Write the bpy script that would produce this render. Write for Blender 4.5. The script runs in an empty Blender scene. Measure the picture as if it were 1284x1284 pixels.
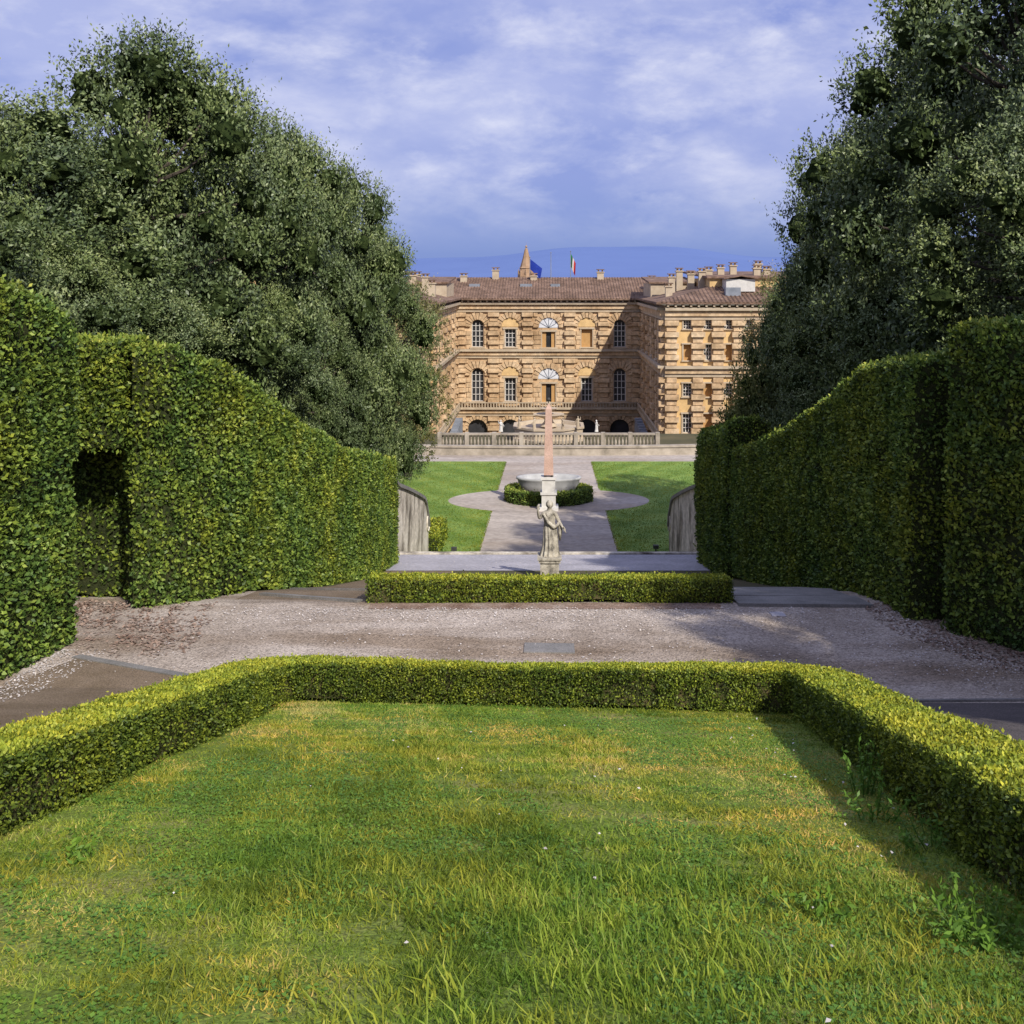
import bpy, math, numpy as np
from mathutils import Vector
rng=np.random.default_rng(7)
sc=bpy.context.scene
sc.view_settings.view_transform='Standard'
try: sc.view_settings.look='None'
except: pass
COL=sc.collection
# ---------------------------------------------------------------- materials
def newmat(name):
    m=bpy.data.materials.new(name); m.use_nodes=True
    nt=m.node_tree; b=nt.nodes['Principled BSDF']; return m,nt,b
def ramp(nt,cols,fac):
    r=nt.nodes.new('ShaderNodeValToRGB'); e=r.color_ramp.elements
    n=len(cols)
    while len(e)<n: e.new(0.5)
    for i,c in enumerate(cols):
        p=i/(n-1) if len(c)==3 else c[3]
        e[i].position=p; e[i].color=(c[0],c[1],c[2],1)
    nt.links.new(fac,r.inputs[0]); return r.outputs[0]
def noise(nt,scale,detail=4,rough=.6,vec=None,stretch=None):
    tc=nt.nodes.new('ShaderNodeNewGeometry'); v=tc.outputs['Position']
    if stretch:
        mp=nt.nodes.new('ShaderNodeMapping'); mp.inputs['Scale'].default_value=stretch
        nt.links.new(v,mp.inputs[0]); v=mp.outputs[0]
    n=nt.nodes.new('ShaderNodeTexNoise'); n.inputs['Scale'].default_value=scale
    n.inputs['Detail'].default_value=detail; n.inputs['Roughness'].default_value=rough
    nt.links.new(v,n.inputs['Vector']); return n.outputs['Fac']
def mixc(nt,a,b,fac,mode='MIX'):
    m=nt.nodes.new('ShaderNodeMix'); m.data_type='RGBA'; m.blend_type=mode
    for s,i in ((fac,0),(a,6),(b,7)):
        if isinstance(s,(int,float)): m.inputs[i].default_value=s
        elif isinstance(s,tuple): m.inputs[i].default_value=(*s,1)
        else: nt.links.new(s,m.inputs[i])
    return m.outputs[2]
def maprange(nt,v,a,b,c=0,d=1):
    m=nt.nodes.new('ShaderNodeMapRange'); m.inputs[1].default_value=a; m.inputs[2].default_value=b
    m.inputs[3].default_value=c; m.inputs[4].default_value=d; nt.links.new(v,m.inputs[0]); return m.outputs[0]
def bump(nt,b,h,strength=.4,dist=.05):
    n=nt.nodes.new('ShaderNodeBump'); n.inputs['Strength'].default_value=strength; n.inputs['Distance'].default_value=dist
    nt.links.new(h,n.inputs['Height']); nt.links.new(n.outputs[0],b.inputs['Normal'])
def nmat(name,cols,scale=2,detail=6,rough=.85,bs=.4,bd=.03,bscale=None,fine=None,spec=.3,stretch=None,stain=None):
    m,nt,b=newmat(name)
    c=ramp(nt,cols,maprange(nt,noise(nt,scale,detail,stretch=stretch),.3,.7))
    if fine:
        c=mixc(nt,c,ramp(nt,[(1-fine[1],)*3,(1+fine[1]*.6,)*3],maprange(nt,noise(nt,fine[0],3),.35,.65)),1.0,'MULTIPLY')
    if stain:
        c=mixc(nt,c,mixc(nt,c,stain[1],1.0,'MULTIPLY'),maprange(nt,noise(nt,stain[0],6,stretch=stain[2]),.5,.62))
    nt.links.new(c,b.inputs['Base Color']); b.inputs['Roughness'].default_value=rough
    b.inputs['Specular IOR Level'].default_value=spec
    bump(nt,b,noise(nt,bscale or scale*6,5),bs,bd)
    return m
def leafmat(name,cols,big=(0.6,(1.25,1.1,.8)),trans=.25,rough=.5,spec=.25,brown=None,mid=None):
    m,nt,b=newmat(name)
    a=nt.nodes.new('ShaderNodeAttribute'); a.attribute_name='rnd'
    c=ramp(nt,cols,a.outputs['Fac'])
    n=maprange(nt,noise(nt,big[0],2),.38,.62)
    c=mixc(nt,c,mixc(nt,(1,1,1),big[1],n),1.0,'MULTIPLY')
    if mid:
        c=mixc(nt,c,mixc(nt,mid[1],mid[2],maprange(nt,noise(nt,mid[0],2),.38,.62)),1.0,'MULTIPLY')
    if brown:
        n2=maprange(nt,noise(nt,brown[0],2),brown[2],brown[2]+.1)
        c=mixc(nt,c,brown[1],n2)
    nt.links.new(c,b.inputs['Base Color']); b.inputs['Roughness'].default_value=rough
    b.inputs['Specular IOR Level'].default_value=spec
    if trans:
        t=nt.nodes.new('ShaderNodeBsdfTranslucent'); nt.links.new(c,t.inputs[0])
        mx=nt.nodes.new('ShaderNodeMixShader'); mx.inputs[0].default_value=trans
        nt.links.new(b.outputs[0],mx.inputs[1]); nt.links.new(t.outputs[0],mx.inputs[2])
        nt.links.new(mx.outputs[0],nt.nodes['Material Output'].inputs[0])
    return m
def graymat():
    m,nt,b=newmat('gravel')
    big=maprange(nt,noise(nt,.6,5),.35,.65)
    c=ramp(nt,[(.31,.26,.215),(.50,.44,.385)],big)
    vo=nt.nodes.new('ShaderNodeTexVoronoi'); vo.inputs['Scale'].default_value=42
    g=nt.nodes.new('ShaderNodeNewGeometry'); nt.links.new(g.outputs['Position'],vo.inputs['Vector'])
    s=nt.nodes.new('ShaderNodeSeparateColor'); nt.links.new(vo.outputs['Color'],s.inputs[0])
    c=mixc(nt,c,ramp(nt,[(.5,.48,.46),(.9,.88,.87),(1.1,1.08,1.05),(1.4,1.37,1.33)],s.outputs[0]),1.0,'MULTIPLY')
    d=maprange(nt,noise(nt,.35,5,stretch=(.5,1.6,1)),.48,.64)
    c=mixc(nt,c,mixc(nt,c,(.62,.56,.49),1.0,'MULTIPLY'),d)
    nt.links.new(c,b.inputs['Base Color']); b.inputs['Roughness'].default_value=.9
    b.inputs['Specular IOR Level'].default_value=.2
    bump(nt,b,vo.outputs['Distance'],.5,.02); return m
M={}
M['gravel']=graymat()
M['gravel_far']=nmat('pale_gravel',[(.34,.29,.25),(.52,.46,.40)],.5,6,.9,.3,.02,8,fine=(3,.18),stretch=(.35,1.5,1),stain=(.25,(.78,.74,.7),(.4,1.5,1)))
M['dirt']=nmat('dirt',[(.16,.115,.07),(.27,.205,.145)],1.3,6,.95,.6,.02,40,fine=(60,.5))
M['asphalt']=nmat('dark_path',[(.08,.07,.07),(.14,.12,.115)],1.3,6,.9,.4,.02,60,fine=(60,.5))
M['pave']=nmat('pale_pavement',[(.34,.33,.36),(.48,.46,.50)],.8,6,.8,.3,.01,20,fine=(9,.2))
M['slab']=nmat('stone_slab',[(.16,.155,.145),(.28,.265,.25)],2,6,.75,.3,.01,30,fine=(40,.25))
M['earth']=nmat('earth',[(.06,.06,.03),(.12,.10,.05)],.3,6,.95)
M['redsoil']=nmat('leaf_litter',[(.17,.10,.07),(.30,.21,.16),(.38,.31,.26)],2.5,6,.9,fine=(30,.5))
M['lawn']=nmat('lawn_soil',[(.10,.15,.018),(.17,.235,.03),(.28,.26,.08)],1.6,7,.95,.6,.03,30,fine=(45,.5))
def mown():
    m,nt,b=newmat('mown_lawn')
    g=nt.nodes.new('ShaderNodeNewGeometry')
    sx=nt.nodes.new('ShaderNodeSeparateXYZ'); nt.links.new(g.outputs['Position'],sx.inputs[0])
    ax=nt.nodes.new('ShaderNodeMath'); ax.operation='ABSOLUTE'; nt.links.new(sx.outputs[0],ax.inputs[0])
    k=nt.nodes.new('ShaderNodeMath'); k.operation='MULTIPLY_ADD'; nt.links.new(sx.outputs[1],k.inputs[0]); k.inputs[1].default_value=-.62; nt.links.new(ax.outputs[0],k.inputs[2])
    s=nt.nodes.new('ShaderNodeMath'); s.operation='MULTIPLY'; nt.links.new(k.outputs[0],s.inputs[0]); s.inputs[1].default_value=1.9
    si=nt.nodes.new('ShaderNodeMath'); si.operation='SINE'; nt.links.new(s.outputs[0],si.inputs[0])
    f=maprange(nt,si.outputs[0],-.6,.6)
    c=ramp(nt,[(.155,.245,.05),(.20,.30,.07)],f)
    c=mixc(nt,c,ramp(nt,[(.55,.66,.6),(1.0,1.0,1.0),(1.35,1.15,1.1)],maprange(nt,noise(nt,.45,12,.78),.33,.67)),1.0,'MULTIPLY')
    nt.links.new(c,b.inputs['Base Color']); b.inputs['Roughness'].default_value=.9; b.inputs['Specular IOR Level'].default_value=.15
    bump(nt,b,noise(nt,6,6),.8,.08); return m
M['mown']=mown()
M['stone']=nmat('ochre_stone',[(.40,.27,.15),(.56,.395,.235),(.69,.53,.35)],.35,7,.9,.5,.08,3,fine=(2.2,.25),stain=(.12,(.84,.8,.76),(1,1,1.6)))
M['stucco']=nmat('ochre_stucco',[(.60,.40,.18),(.70,.49,.24)],.3,6,.9,.2,.03,3,fine=(1.5,.12),stain=(.2,(.88,.85,.8),(1,1,.6)))
M['trim']=nmat('pale_stone_trim',[(.38,.30,.21),(.53,.44,.32)],.8,6,.85,.3,.03)
M['oldtrim']=nmat('weathered_stone',[(.20,.175,.135),(.36,.31,.245),(.48,.42,.34)],.9,7,.9,.4,.03)
M['roof']=nmat('terracotta_tiles',[(.12,.075,.05),(.19,.12,.085),(.28,.185,.135)],.6,7,.9,.4,.05,4,fine=(3,.4))
M['glass']=nmat('dark_glass',[(.02,.022,.025),(.05,.05,.055)],.5,3,.25,.05,.01,spec=.5)
M['white']=nmat('white_paint',[(.5,.48,.45),(.64,.62,.58)],2,4,.6,.1,.01)
M['lunette']=nmat('pale_lunette',[(.55,.56,.60),(.70,.71,.74)],2,4,.6,.1,.01)
M['shutter']=nmat('ochre_shutter',[(.42,.24,.09),(.5,.3,.12)],2,4,.7,.1,.01)
M['grey']=nmat('lead_grey',[(.16,.18,.21),(.26,.28,.32)],1,4,.6,.2,.02)
M['oldwall']=nmat('weathered_wall',[(.14,.12,.095),(.62,.56,.47),(.82,.77,.68)],.9,8,.9,.5,.04,6,fine=(5,.25),stretch=(1,1,.5),stain=(1.1,(.38,.36,.33),(1,1,.35)))
M['statue']=nmat('weathered_marble',[(.13,.12,.10),(.42,.38,.31),(.58,.54,.45)],5,7,.8,.4,.02,20,fine=(30,.25))
M['marble']=nmat('white_marble',[(.50,.48,.44),(.74,.72,.68)],1.5,6,.7,.3,.02,8)
M['granite']=nmat('pink_granite',[(.50,.32,.25),(.64,.44,.36)],1.2,6,.6,.2,.01,12,fine=(14,.15))
M['greygran']=nmat('grey_granite',[(.32,.32,.32),(.48,.48,.47)],1.5,6,.6,.2,.01,8)
M['bark']=nmat('bark',[(.05,.04,.03),(.11,.09,.07)],3,6,.95,.8,.05,12,stretch=(1,1,.3))
M['iron']=nmat('dark_iron',[(.03,.03,.03),(.07,.07,.065)],8,4,.6)
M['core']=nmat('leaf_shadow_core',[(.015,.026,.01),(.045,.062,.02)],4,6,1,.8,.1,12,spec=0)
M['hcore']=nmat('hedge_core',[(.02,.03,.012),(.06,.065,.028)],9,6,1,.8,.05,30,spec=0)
M['bcore']=nmat('boxwood_twigs',[(.03,.04,.012),(.07,.075,.03),(.16,.12,.06)],12,6,1,.8,.03,60,spec=0)
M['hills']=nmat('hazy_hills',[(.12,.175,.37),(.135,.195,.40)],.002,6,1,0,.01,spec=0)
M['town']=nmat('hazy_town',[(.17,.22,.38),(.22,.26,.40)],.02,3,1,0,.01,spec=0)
M['petal']=nmat('petal',[(.45,.40,.36),(.68,.63,.6)],5,3,.8,.1,.01)
M['blue']=nmat('blue_cloth',[(.01,.03,.25),(.02,.05,.35)],2,3,.8,.1,.01)
M['gcl']=nmat('green_cloth',[(.01,.2,.06),(.015,.25,.08)],2,3,.8,.1,.01)
M['rcl']=nmat('red_cloth',[(.4,.02,.02),(.5,.03,.03)],2,3,.8,.1,.01)
M['tower']=nmat('brick_tower',[(.30,.19,.11),(.42,.28,.18)],.6,5,.9,.3,.05)
M['oak']=leafmat('holm_oak_leaf',[(.035,.055,.022),(.085,.122,.05),(.16,.205,.09),(.29,.33,.18)],big=(.3,(1.3,1.25,.95)),trans=0,rough=.45,spec=.3)
M['bushy']=leafmat('bush_leaf',[(.07,.10,.03),(.15,.18,.06),(.26,.29,.11)],trans=.15)
M['olive']=leafmat('sparse_leaf',[(.08,.09,.03),(.17,.17,.07),(.28,.26,.13)],big=(.5,(1.2,1.05,.8)),trans=.1)
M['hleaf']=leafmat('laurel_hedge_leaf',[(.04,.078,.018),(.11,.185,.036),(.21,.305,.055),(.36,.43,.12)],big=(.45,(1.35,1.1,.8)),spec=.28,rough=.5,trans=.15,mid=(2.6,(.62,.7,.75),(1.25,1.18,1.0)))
M['bleaf']=leafmat('boxwood_leaf',[(.05,.085,.016),(.13,.185,.026),(.28,.345,.04),(.46,.48,.06)],big=(1.2,(1.1,1,.9)),brown=(1.9,(.22,.15,.06),.70),trans=.15,mid=(6,(.7,.75,.8),(1.2,1.15,1)))
M['grass']=leafmat('grass_blade',[(.085,.155,.02),(.185,.285,.036),(.31,.40,.058),(.50,.46,.16)],big=(.9,(1.35,1.0,.95)),trans=.3,spec=.15,mid=(4,(.72,.82,.8),(1.2,1.08,1)))
M['weed']=leafmat('weed_leaf',[(.08,.18,.03),(.16,.30,.05)],trans=.3)
# ---------------------------------------------------------------- mesh helpers
def empty(name,loc=(0,0,0)):
    e=bpy.data.objects.new(name,None); e.location=loc; COL.objects.link(e); return e
def obj(name,me,mat=None,parent=None):
    o=bpy.data.objects.new(name,me); COL.objects.link(o)
    if mat is not None and len(me.materials)==0: me.materials.append(M[mat])
    if parent: o.parent=parent
    return o
class MB:
    def __init__(s): s.v=[]; s.f=[]
    def add(s,vs,fs):
        n=len(s.v); s.v+= [tuple(map(float,a)) for a in vs]; s.f+=[tuple(n+i for i in f) for f in fs]
    def box(s,x0,x1,y0,y1,z0,z1,T=None):
        vs=[(x,y,z) for z in (z0,z1) for y in (y0,y1) for x in (x0,x1)]
        if T: vs=[T(*p) for p in vs]
        s.add(vs,[(0,1,3,2),(4,5,7,6),(0,1,5,4),(2,3,7,6),(0,2,6,4),(1,3,7,5)])
    def quad(s,a,b,c,d): s.add([a,b,c,d],[(0,1,2,3)])
    def lathe(s,prof,c=(0,0,0),seg=24,sx=1,sy=1,rot=0):
        vs=[];fs=[]
        for r,z in prof:
            for k in range(seg):
                a=2*math.pi*k/seg+rot; vs.append((c[0]+r*sx*math.cos(a),c[1]+r*sy*math.sin(a),c[2]+z))
        for i in range(len(prof)-1):
            for k in range(seg):
                k2=(k+1)%seg; fs.append((i*seg+k,i*seg+k2,(i+1)*seg+k2,(i+1)*seg+k))
        fs.append(tuple(range(seg))[::-1]); fs.append(tuple((len(prof)-1)*seg+k for k in range(seg)))
        s.add(vs,fs)
    def tube(s,pts,rads,seg=8):
        pts=[Vector(p) for p in pts]; vs=[];fs=[]
        for i,p in enumerate(pts):
            t=(pts[min(i+1,len(pts)-1)]-pts[max(i-1,0)]).normalized()
            a=t.cross(Vector((.3,1,.1))).normalized(); b=t.cross(a)
            for k in range(seg):
                an=2*math.pi*k/seg; vs.append(p+(a*math.cos(an)+b*math.sin(an))*rads[i])
        for i in range(len(pts)-1):
            for k in range(seg):
                k2=(k+1)%seg; fs.append((i*seg+k,i*seg+k2,(i+1)*seg+k2,(i+1)*seg+k))
        fs.append(tuple((len(pts)-1)*seg+k for k in range(seg)))
        s.add(vs,fs)
    def make(s,name,mat,parent=None,smooth=False):
        me=bpy.data.meshes.new(name); me.from_pydata(s.v,[],s.f)
        if smooth: me.polygons.foreach_set('use_smooth',[True]*len(me.polygons))
        me.update()
        return obj(name,me,mat,parent)
def fastmesh(name,V,nper,rnd=None,smooth=False):
    N=V.shape[0]; me=bpy.data.meshes.new(name)
    me.vertices.add(N*nper); me.vertices.foreach_set('co',V.reshape(-1).astype(np.float32))
    me.loops.add(N*nper); me.loops.foreach_set('vertex_index',np.arange(N*nper,dtype=np.int32))
    me.polygons.add(N); me.polygons.foreach_set('loop_start',np.arange(0,N*nper,nper,dtype=np.int32))
    if rnd is not None:
        a=me.attributes.new('rnd','FLOAT','POINT'); a.data.foreach_set('value',np.repeat(rnd,nper).astype(np.float32))
    me.update(calc_edges=True); return me
def nrm(a): return a/np.maximum(np.linalg.norm(a,axis=1,keepdims=True),1e-6)
def leafV(P,D,L,W,fold=.2,up=None):
    D=nrm(D); R=rng.normal(size=P.shape)
    if up is not None: R=R*.6+up*1.2
    S=nrm(np.cross(D,R)); Nn=np.cross(S,D)
    L=np.asarray(L).reshape(-1,1) if np.ndim(L) else L; W=np.asarray(W).reshape(-1,1) if np.ndim(W) else W
    m=P+D*L*.45+Nn*W*fold
    return np.stack([P,m+S*W*.5,P+D*L,m-S*W*.5],1)
_ph=rng.uniform(0,6.28,(8,)); _k=rng.normal(size=(8,3))
def wob(P,f=1.0):
    o=np.zeros(P.shape[0])
    for i in range(8):
        s=(1,1.7,2.9,4.3,.6,3.5,2.2,5.5)[i]
        o+=np.sin((P@_k[i])*s*f+_ph[i])/(1+.35*s)
    return o/2.2
# ---------------------------------------------------------------- terrain
KY=[-400,-60,-25,0,12,13.2,18,20,27,34,37,40,40.7,41,53,69.5,92,96,108,112,121,150,400,900,3400,12000]
KZ=[6,6,5.75,-1.5,-4.98,-5.28,-5.7,-6.1,-8.1,-9.9,-10.4,-10.9,-10.95,-13.9,-14.35,-15,-15.9,-16.1,-16.3,-20,-21,-23.2,-24,-24,-24,-24]
def zt(y): return np.interp(y,KY,KZ)
def gridmesh(name,xs,ys,zf,mat,parent=None):
    X,Y=np.meshgrid(xs,ys); Z=zf(X,Y); nx,ny=len(xs),len(ys)
    mb=MB(); mb.v=[tuple(p) for p in np.stack([X,Y,Z],-1).reshape(-1,3).tolist()]
    mb.f=[(j*nx+i,j*nx+i+1,(j+1)*nx+i+1,(j+1)*nx+i) for j in range(ny-1) for i in range(nx-1)]
    return mb.make(name,mat,parent)
def ysamp(y0,y1,n=6):
    return sorted(set([y0,y1]+[k for k in KY if y0<k<y1]+list(np.linspace(y0,y1,n))))
def sheet(name,x0,x1,y0,y1,dz,mat,parent=None):
    return gridmesh(name,[x0,(x0+x1)/2,x1],ysamp(y0,y1),lambda X,Y:zt(Y)+dz,mat,parent)
gridmesh('ground',[-12000,-3000,-500,-100,-30,0,30,100,500,3000,12000],KY,lambda X,Y:zt(Y),'earth')
sheet('gravel_path',-12,12,-6,20,.004,'gravel')
sheet('lawn',-3.6,3.2,-4,12.6,.008,'lawn')
sheet('gravel_court',-34,34,41.2,95.9,.004,'gravel_far')
sheet('mown_lawn',-32,-3.7,44,88.5,.010,'mown'); sheet('mown_lawn',3.7,32,44,88.5,.010,'mown')
def ellipse_sheet(name,cx,cy,rx,ry,dz,mat):
    mb=MB()
    ys=[y for y in sorted(set([k for k in KY if cy-ry<k<cy+ry]+[cy-ry*math.cos(t) for t in np.linspace(0,math.pi,40)]))]
    pr=None
    for y in ys:
        h=rx*math.sqrt(max(0,1-((y-cy)/ry)**2)); z=float(zt(y))+dz
        if pr: mb.quad((cx-pr[0],pr[1],pr[2]),(cx+pr[0],pr[1],pr[2]),(cx+h,y,z),(cx-h,y,z))
        pr=(h,y,z)
    return mb.make(name,mat)
ellipse_sheet('circular_path',0,69.5,6.8,4.6,.016,'gravel_far')
sheet('stone_pavement',-6.2,6.3,35.8,40.65,.012,'pave')
# tufts of turf breaking the mown lawns' edges and surface
def far_turf():
    k=60000; y=44+rng.random(k)**1.3*44; s=np.where(rng.random(k)<.5,-1,1); x=s*(3.62+rng.random(k)**1.5*11)
    inell=((x/6.9)**2+((y-69.5)/4.7)**2)<1; x=x[~inell]; y=y[~inell]; k=len(x)
    P=np.column_stack([x,y,zt(y)+.012]); D=rng.normal(size=(k,3))*.5; D[:,2]=1
    obj('mown_grass',fastmesh('mown_grass',leafV(P,D,.07,.04),4,np.clip(.3+.2*wob(P,.8)+rng.normal(size=k)*.1,0,.7)),'grass')
far_turf()
def polysheet(name,pts,dz,mat,thick=0):
    mb=MB(); n=len(pts); top=[(x,y,float(zt(y))+dz+thick) for x,y in pts]
    if thick:
        bot=[(x,y,float(zt(y))-.05) for x,y in pts]
        mb.add(top+bot,[tuple(range(n))]+[(i,(i+1)%n,n+(i+1)%n,n+i) for i in range(n)])
    else: mb.add(top,[tuple(range(n))])
    return mb.make(name,mat)
polysheet('dirt_path',[(-7.2,0),(-3.5,0),(-3.8,12),(-7.3,12)],.014,'dirt')
polysheet('dirt_path',[(-7.3,12),(-3.8,12),(-3.9,13.2),(-7.05,13.2)],.014,'dirt')
polysheet('dirt_path',[(-7.05,13.2),(-4.3,13.2),(-4.45,13.45),(-6.7,14.55)],.014,'dirt')
polysheet('dark_path',[(2.7,0),(7.4,0),(7.3,12),(3.5,12)],.014,'asphalt')
def kerb(name,p,q,w=.14,t=.03,mat='slab'):
    p=Vector(p+(0,));q=Vector(q+(0,)); d=(q-p).normalized(); n=Vector((-d.y,d.x,0))*w/2
    return polysheet(name,[(p-n)[:2],(q-n)[:2],(q+n)[:2],(p+n)[:2]],.002,mat,t)
kerb('stone_kerb',(-6.75,14.62),(-4.3,13.42)); kerb('stone_kerb',(3.45,12.08),(7.3,12.3),.1)
polysheet('drain_cover',[(-.36,14.85),(.38,14.8),(.38,15.3),(-.36,15.35)],.003,'slab',.02)
polysheet('drain_cover',[(3.72,17.0),(3.95,17.0),(3.95,17.3),(3.72,17.3)],.003,'pave',.02)
kerb('stone_kerb',(-5.4,19.3),(-3.35,18.15),.16,.05); kerb('stone_kerb',(-5.4,21.6),(-3.3,20.3),.16,.05)
sheet('dirt_path',-5.7,-3.3,18.6,36,.006,'dirt')
for i,(a,b) in enumerate(((17.75,18.7),(18.8,20.0),(20.1,22.))):
    polysheet('stone_step',[(3.3,a),(5.6-.1*i,a-.1),(5.6-.1*i,b),(3.3,b)],.01,'slab',.05)
polysheet('red_soil',[(-3.1,17.55),(3.0,17.55),(3.0,17.99),(-3.1,17.99)],.01,'redsoil')
def litter():
    k=6200; y=rng.uniform(14.6,18.2,k); x=-8.2+rng.random(k)**1.3*2.9
    P=np.column_stack([x,y,zt(y)+.012]); kp=(wob(P,2.2)+rng.normal(size=k)*.3)>-.15-(x+7.5)*-.35; P=P[kp]; k=len(P)
    D=rng.normal(size=(k,3)); D[:,2]*=.2
    obj('leaf_litter',fastmesh('leaf_litter',leafV(P,D,.07,.045,up=np.tile([0,0,3.],(k,1))),4,rng.random(k)),'redsoil')
    k=2500; y=rng.uniform(14.0,18.0,k); x=6.6-rng.random(k)**2*1.2+np.maximum(0,16-y)*.35
    P=np.column_stack([x,y,zt(y)+.012]); D=rng.normal(size=(k,3)); D[:,2]*=.2
    obj('leaf_litter',fastmesh('leaf_litter',leafV(P,D,.06,.04,up=np.tile([0,0,3.],(k,1))),4,rng.random(k)),'redsoil')
litter()
# ---------------------------------------------------------------- hedges
def hedge(name,path,w,h,L,W,dens,mat='hleaf',rad=.12,amp=.07,ds=.2,base=None,thin=0,hide=None,topb=.22,parent=None,core='hcore'):
    E=parent or empty(name)
    P=np.array(path,float); seg=np.r_[0,np.cumsum(np.linalg.norm(np.diff(P,axis=0),axis=1))]
    s=np.linspace(0,seg[-1],max(3,int(seg[-1]/ds)+1))
    px=np.interp(s,seg,P[:,0]); py=np.interp(s,seg,P[:,1])
    T=np.stack([np.gradient(px,s),np.gradient(py,s)],1); T/=np.linalg.norm(T,axis=1,keepdims=True)
    N=np.stack([-T[:,1],T[:,0]],1)
    hw=w/2
    prof=[(-hw,0,0)]+[(-hw,t,0) for t in (.12,.24,.36,.48,.6,.72,.84)]+[(-hw,1,-rad),(-hw+rad*.3,1,-rad*.3),(-hw+rad,1,0),(0,1,0),(hw-rad,1,0),(hw-rad*.3,1,-rad*.3),(hw,1,-rad)]+[(hw,t,0) for t in (.84,.72,.6,.48,.36,.24,.12)]+[(hw,0,0)]
    prof=np.array(prof)
    rows=[]
    idx=[(0,0)]+[(i,1) for i in range(len(s))]+[(len(s)-1,0)]
    for i,k in idx:
        o=prof[:,0]*k; H=h(px[i],py[i]) if callable(h) else h
        X=px[i]+N[i,0]*o; Y=py[i]+N[i,1]*o
        Z=(zt(Y) if base is None else base)+prof[:,1]*H+prof[:,2]
        rows.append(np.stack([X,Y,Z],1))
    G=np.array(rows)
    n,m,_=G.shape
    c=G.mean(axis=1,keepdims=True); 
    dv=G-c; dv/=np.maximum(np.linalg.norm(dv,axis=2,keepdims=True),1e-3)
    G=G+dv*(wob(G.reshape(-1,3),1.3).reshape(n,m,1)*amp)
    a=G[:-1,:-1].reshape(-1,3);b=G[1:,:-1].reshape(-1,3);cc=G[1:,1:].reshape(-1,3);d=G[:-1,1:].reshape(-1,3)
    ar=np.linalg.norm(np.cross(cc-a,d-b),axis=1)/2
    nor=nrm(np.cross(cc-a,d-b)); cen=(a+b+cc+d)/4
    cl=np.repeat(c,m-1,axis=1)[:-1].reshape(-1,3)
    fl=np.sign(np.sum(nor*(cen-cl),1)); fl[fl==0]=1; nor*=fl[:,None]
    wt=ar.copy()
    if hide: wt*=hide(cen,nor)
    k=int(dens*wt.sum()); q=rng.choice(len(wt),k,p=wt/wt.sum())
    u=rng.random((k,1)); v=rng.random((k,1))
    p=a[q]*(1-u)*(1-v)+b[q]*u*(1-v)+cc[q]*u*v+d[q]*(1-u)*v
    nq=nor[q]
    r=rng.random(k)
    if thin:
        hb=(p[:,2]-zt(p[:,1])); keep=((wob(p,3.0)+.35*wob(p,11))>-thin)|(hb>.34)|(rng.random(k)<.3)
        p=p[keep];nq=nq[keep];r=r[keep];k=len(r)
    else:
        keep=((wob(p,4.2)+.5*wob(p,9))>-.62)|(rng.random(k)<.35)
        p=p[keep];nq=nq[keep];r=r[keep];k=len(r)
    p=p-nq*(rng.random((k,1))**1.5*.09*(L/.06)**.5)+nq*.02
    st=rng.random(k)<.03; p[st]+=nq[st]*L*rng.uniform(.4,1.5,(st.sum(),1))
    D=nq*.5+rng.normal(size=(k,3))*.75+np.array([0,0,.35])
    sz=rng.uniform(.65,1.3,k)
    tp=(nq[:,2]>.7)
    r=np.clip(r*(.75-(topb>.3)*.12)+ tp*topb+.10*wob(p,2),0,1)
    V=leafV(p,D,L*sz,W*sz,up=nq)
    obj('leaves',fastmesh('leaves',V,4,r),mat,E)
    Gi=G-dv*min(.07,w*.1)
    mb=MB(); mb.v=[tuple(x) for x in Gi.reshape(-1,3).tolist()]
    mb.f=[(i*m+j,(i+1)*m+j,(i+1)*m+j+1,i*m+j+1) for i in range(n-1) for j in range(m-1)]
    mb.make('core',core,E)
    return E
inn=lambda sgn: (lambda c,n: np.where(n[:,0]*sgn<-.6,.12,1.0))
hL=lambda x,y: float(np.interp(y,[17.9,18.6,20,25,38],[4.65,4.5,4.1,3.95,4.0]))
HL=hedge('tall_clipped_hedge',[(-7.5,18.3),(-7.2,18.45),(-6.95,18.95),(-6.65,20),(-6.75,27),(-6.6,32),(-6.5,38.3)],1.6,hL,.082,.05,1150,hide=inn(1),amp=.13)
hedge('x',[(-10.2,18.4),(-8.6,18.3),(-7.4,18.3)],1.5,1.95,.085,.05,1150,base=-3.0,parent=HL)
hedge('x',[(-11.4,19.4),(-6.9,19.4)],.9,4.0,.085,.05,700,parent=HL)
hedge('tall_clipped_hedge',[(-8.9,6),(-8.4,10),(-8.05,15.5)],1.8,lambda x,y:float(np.interp(y,[10,14,15.6],[5.6,5.4,5.0])),.075,.045,1300,hide=lambda c,n: np.where((n[:,0]<-.6)|(c[:,1]<11),.08,1.0),rad=.3,amp=.14)
hR=lambda x,y: float(np.interp(y,[16.5,23.5,30],[4.4,4.15,4.1]))
hedge('tall_clipped_hedge',[(6.75,16.8),(6.8,27),(6.65,32.6)],1.6,hR,.082,.05,1100,hide=inn(-1),amp=.13)
hedge('tall_clipped_hedge',[(6.5,33.0),(6.4,38.6)],1.5,5.1,.10,.06,800,hide=inn(-1),rad=.4,amp=.16)
hedge('tall_clipped_hedge',[(8.6,5),(8.3,13.2),(7.7,15.2),(7.0,16.5)],1.7,4.85,.08,.048,1200,hide=lambda c,n: np.where((n[:,0]>.6)|(c[:,1]<11),.08,1.0),rad=.3,amp=.12)
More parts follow.
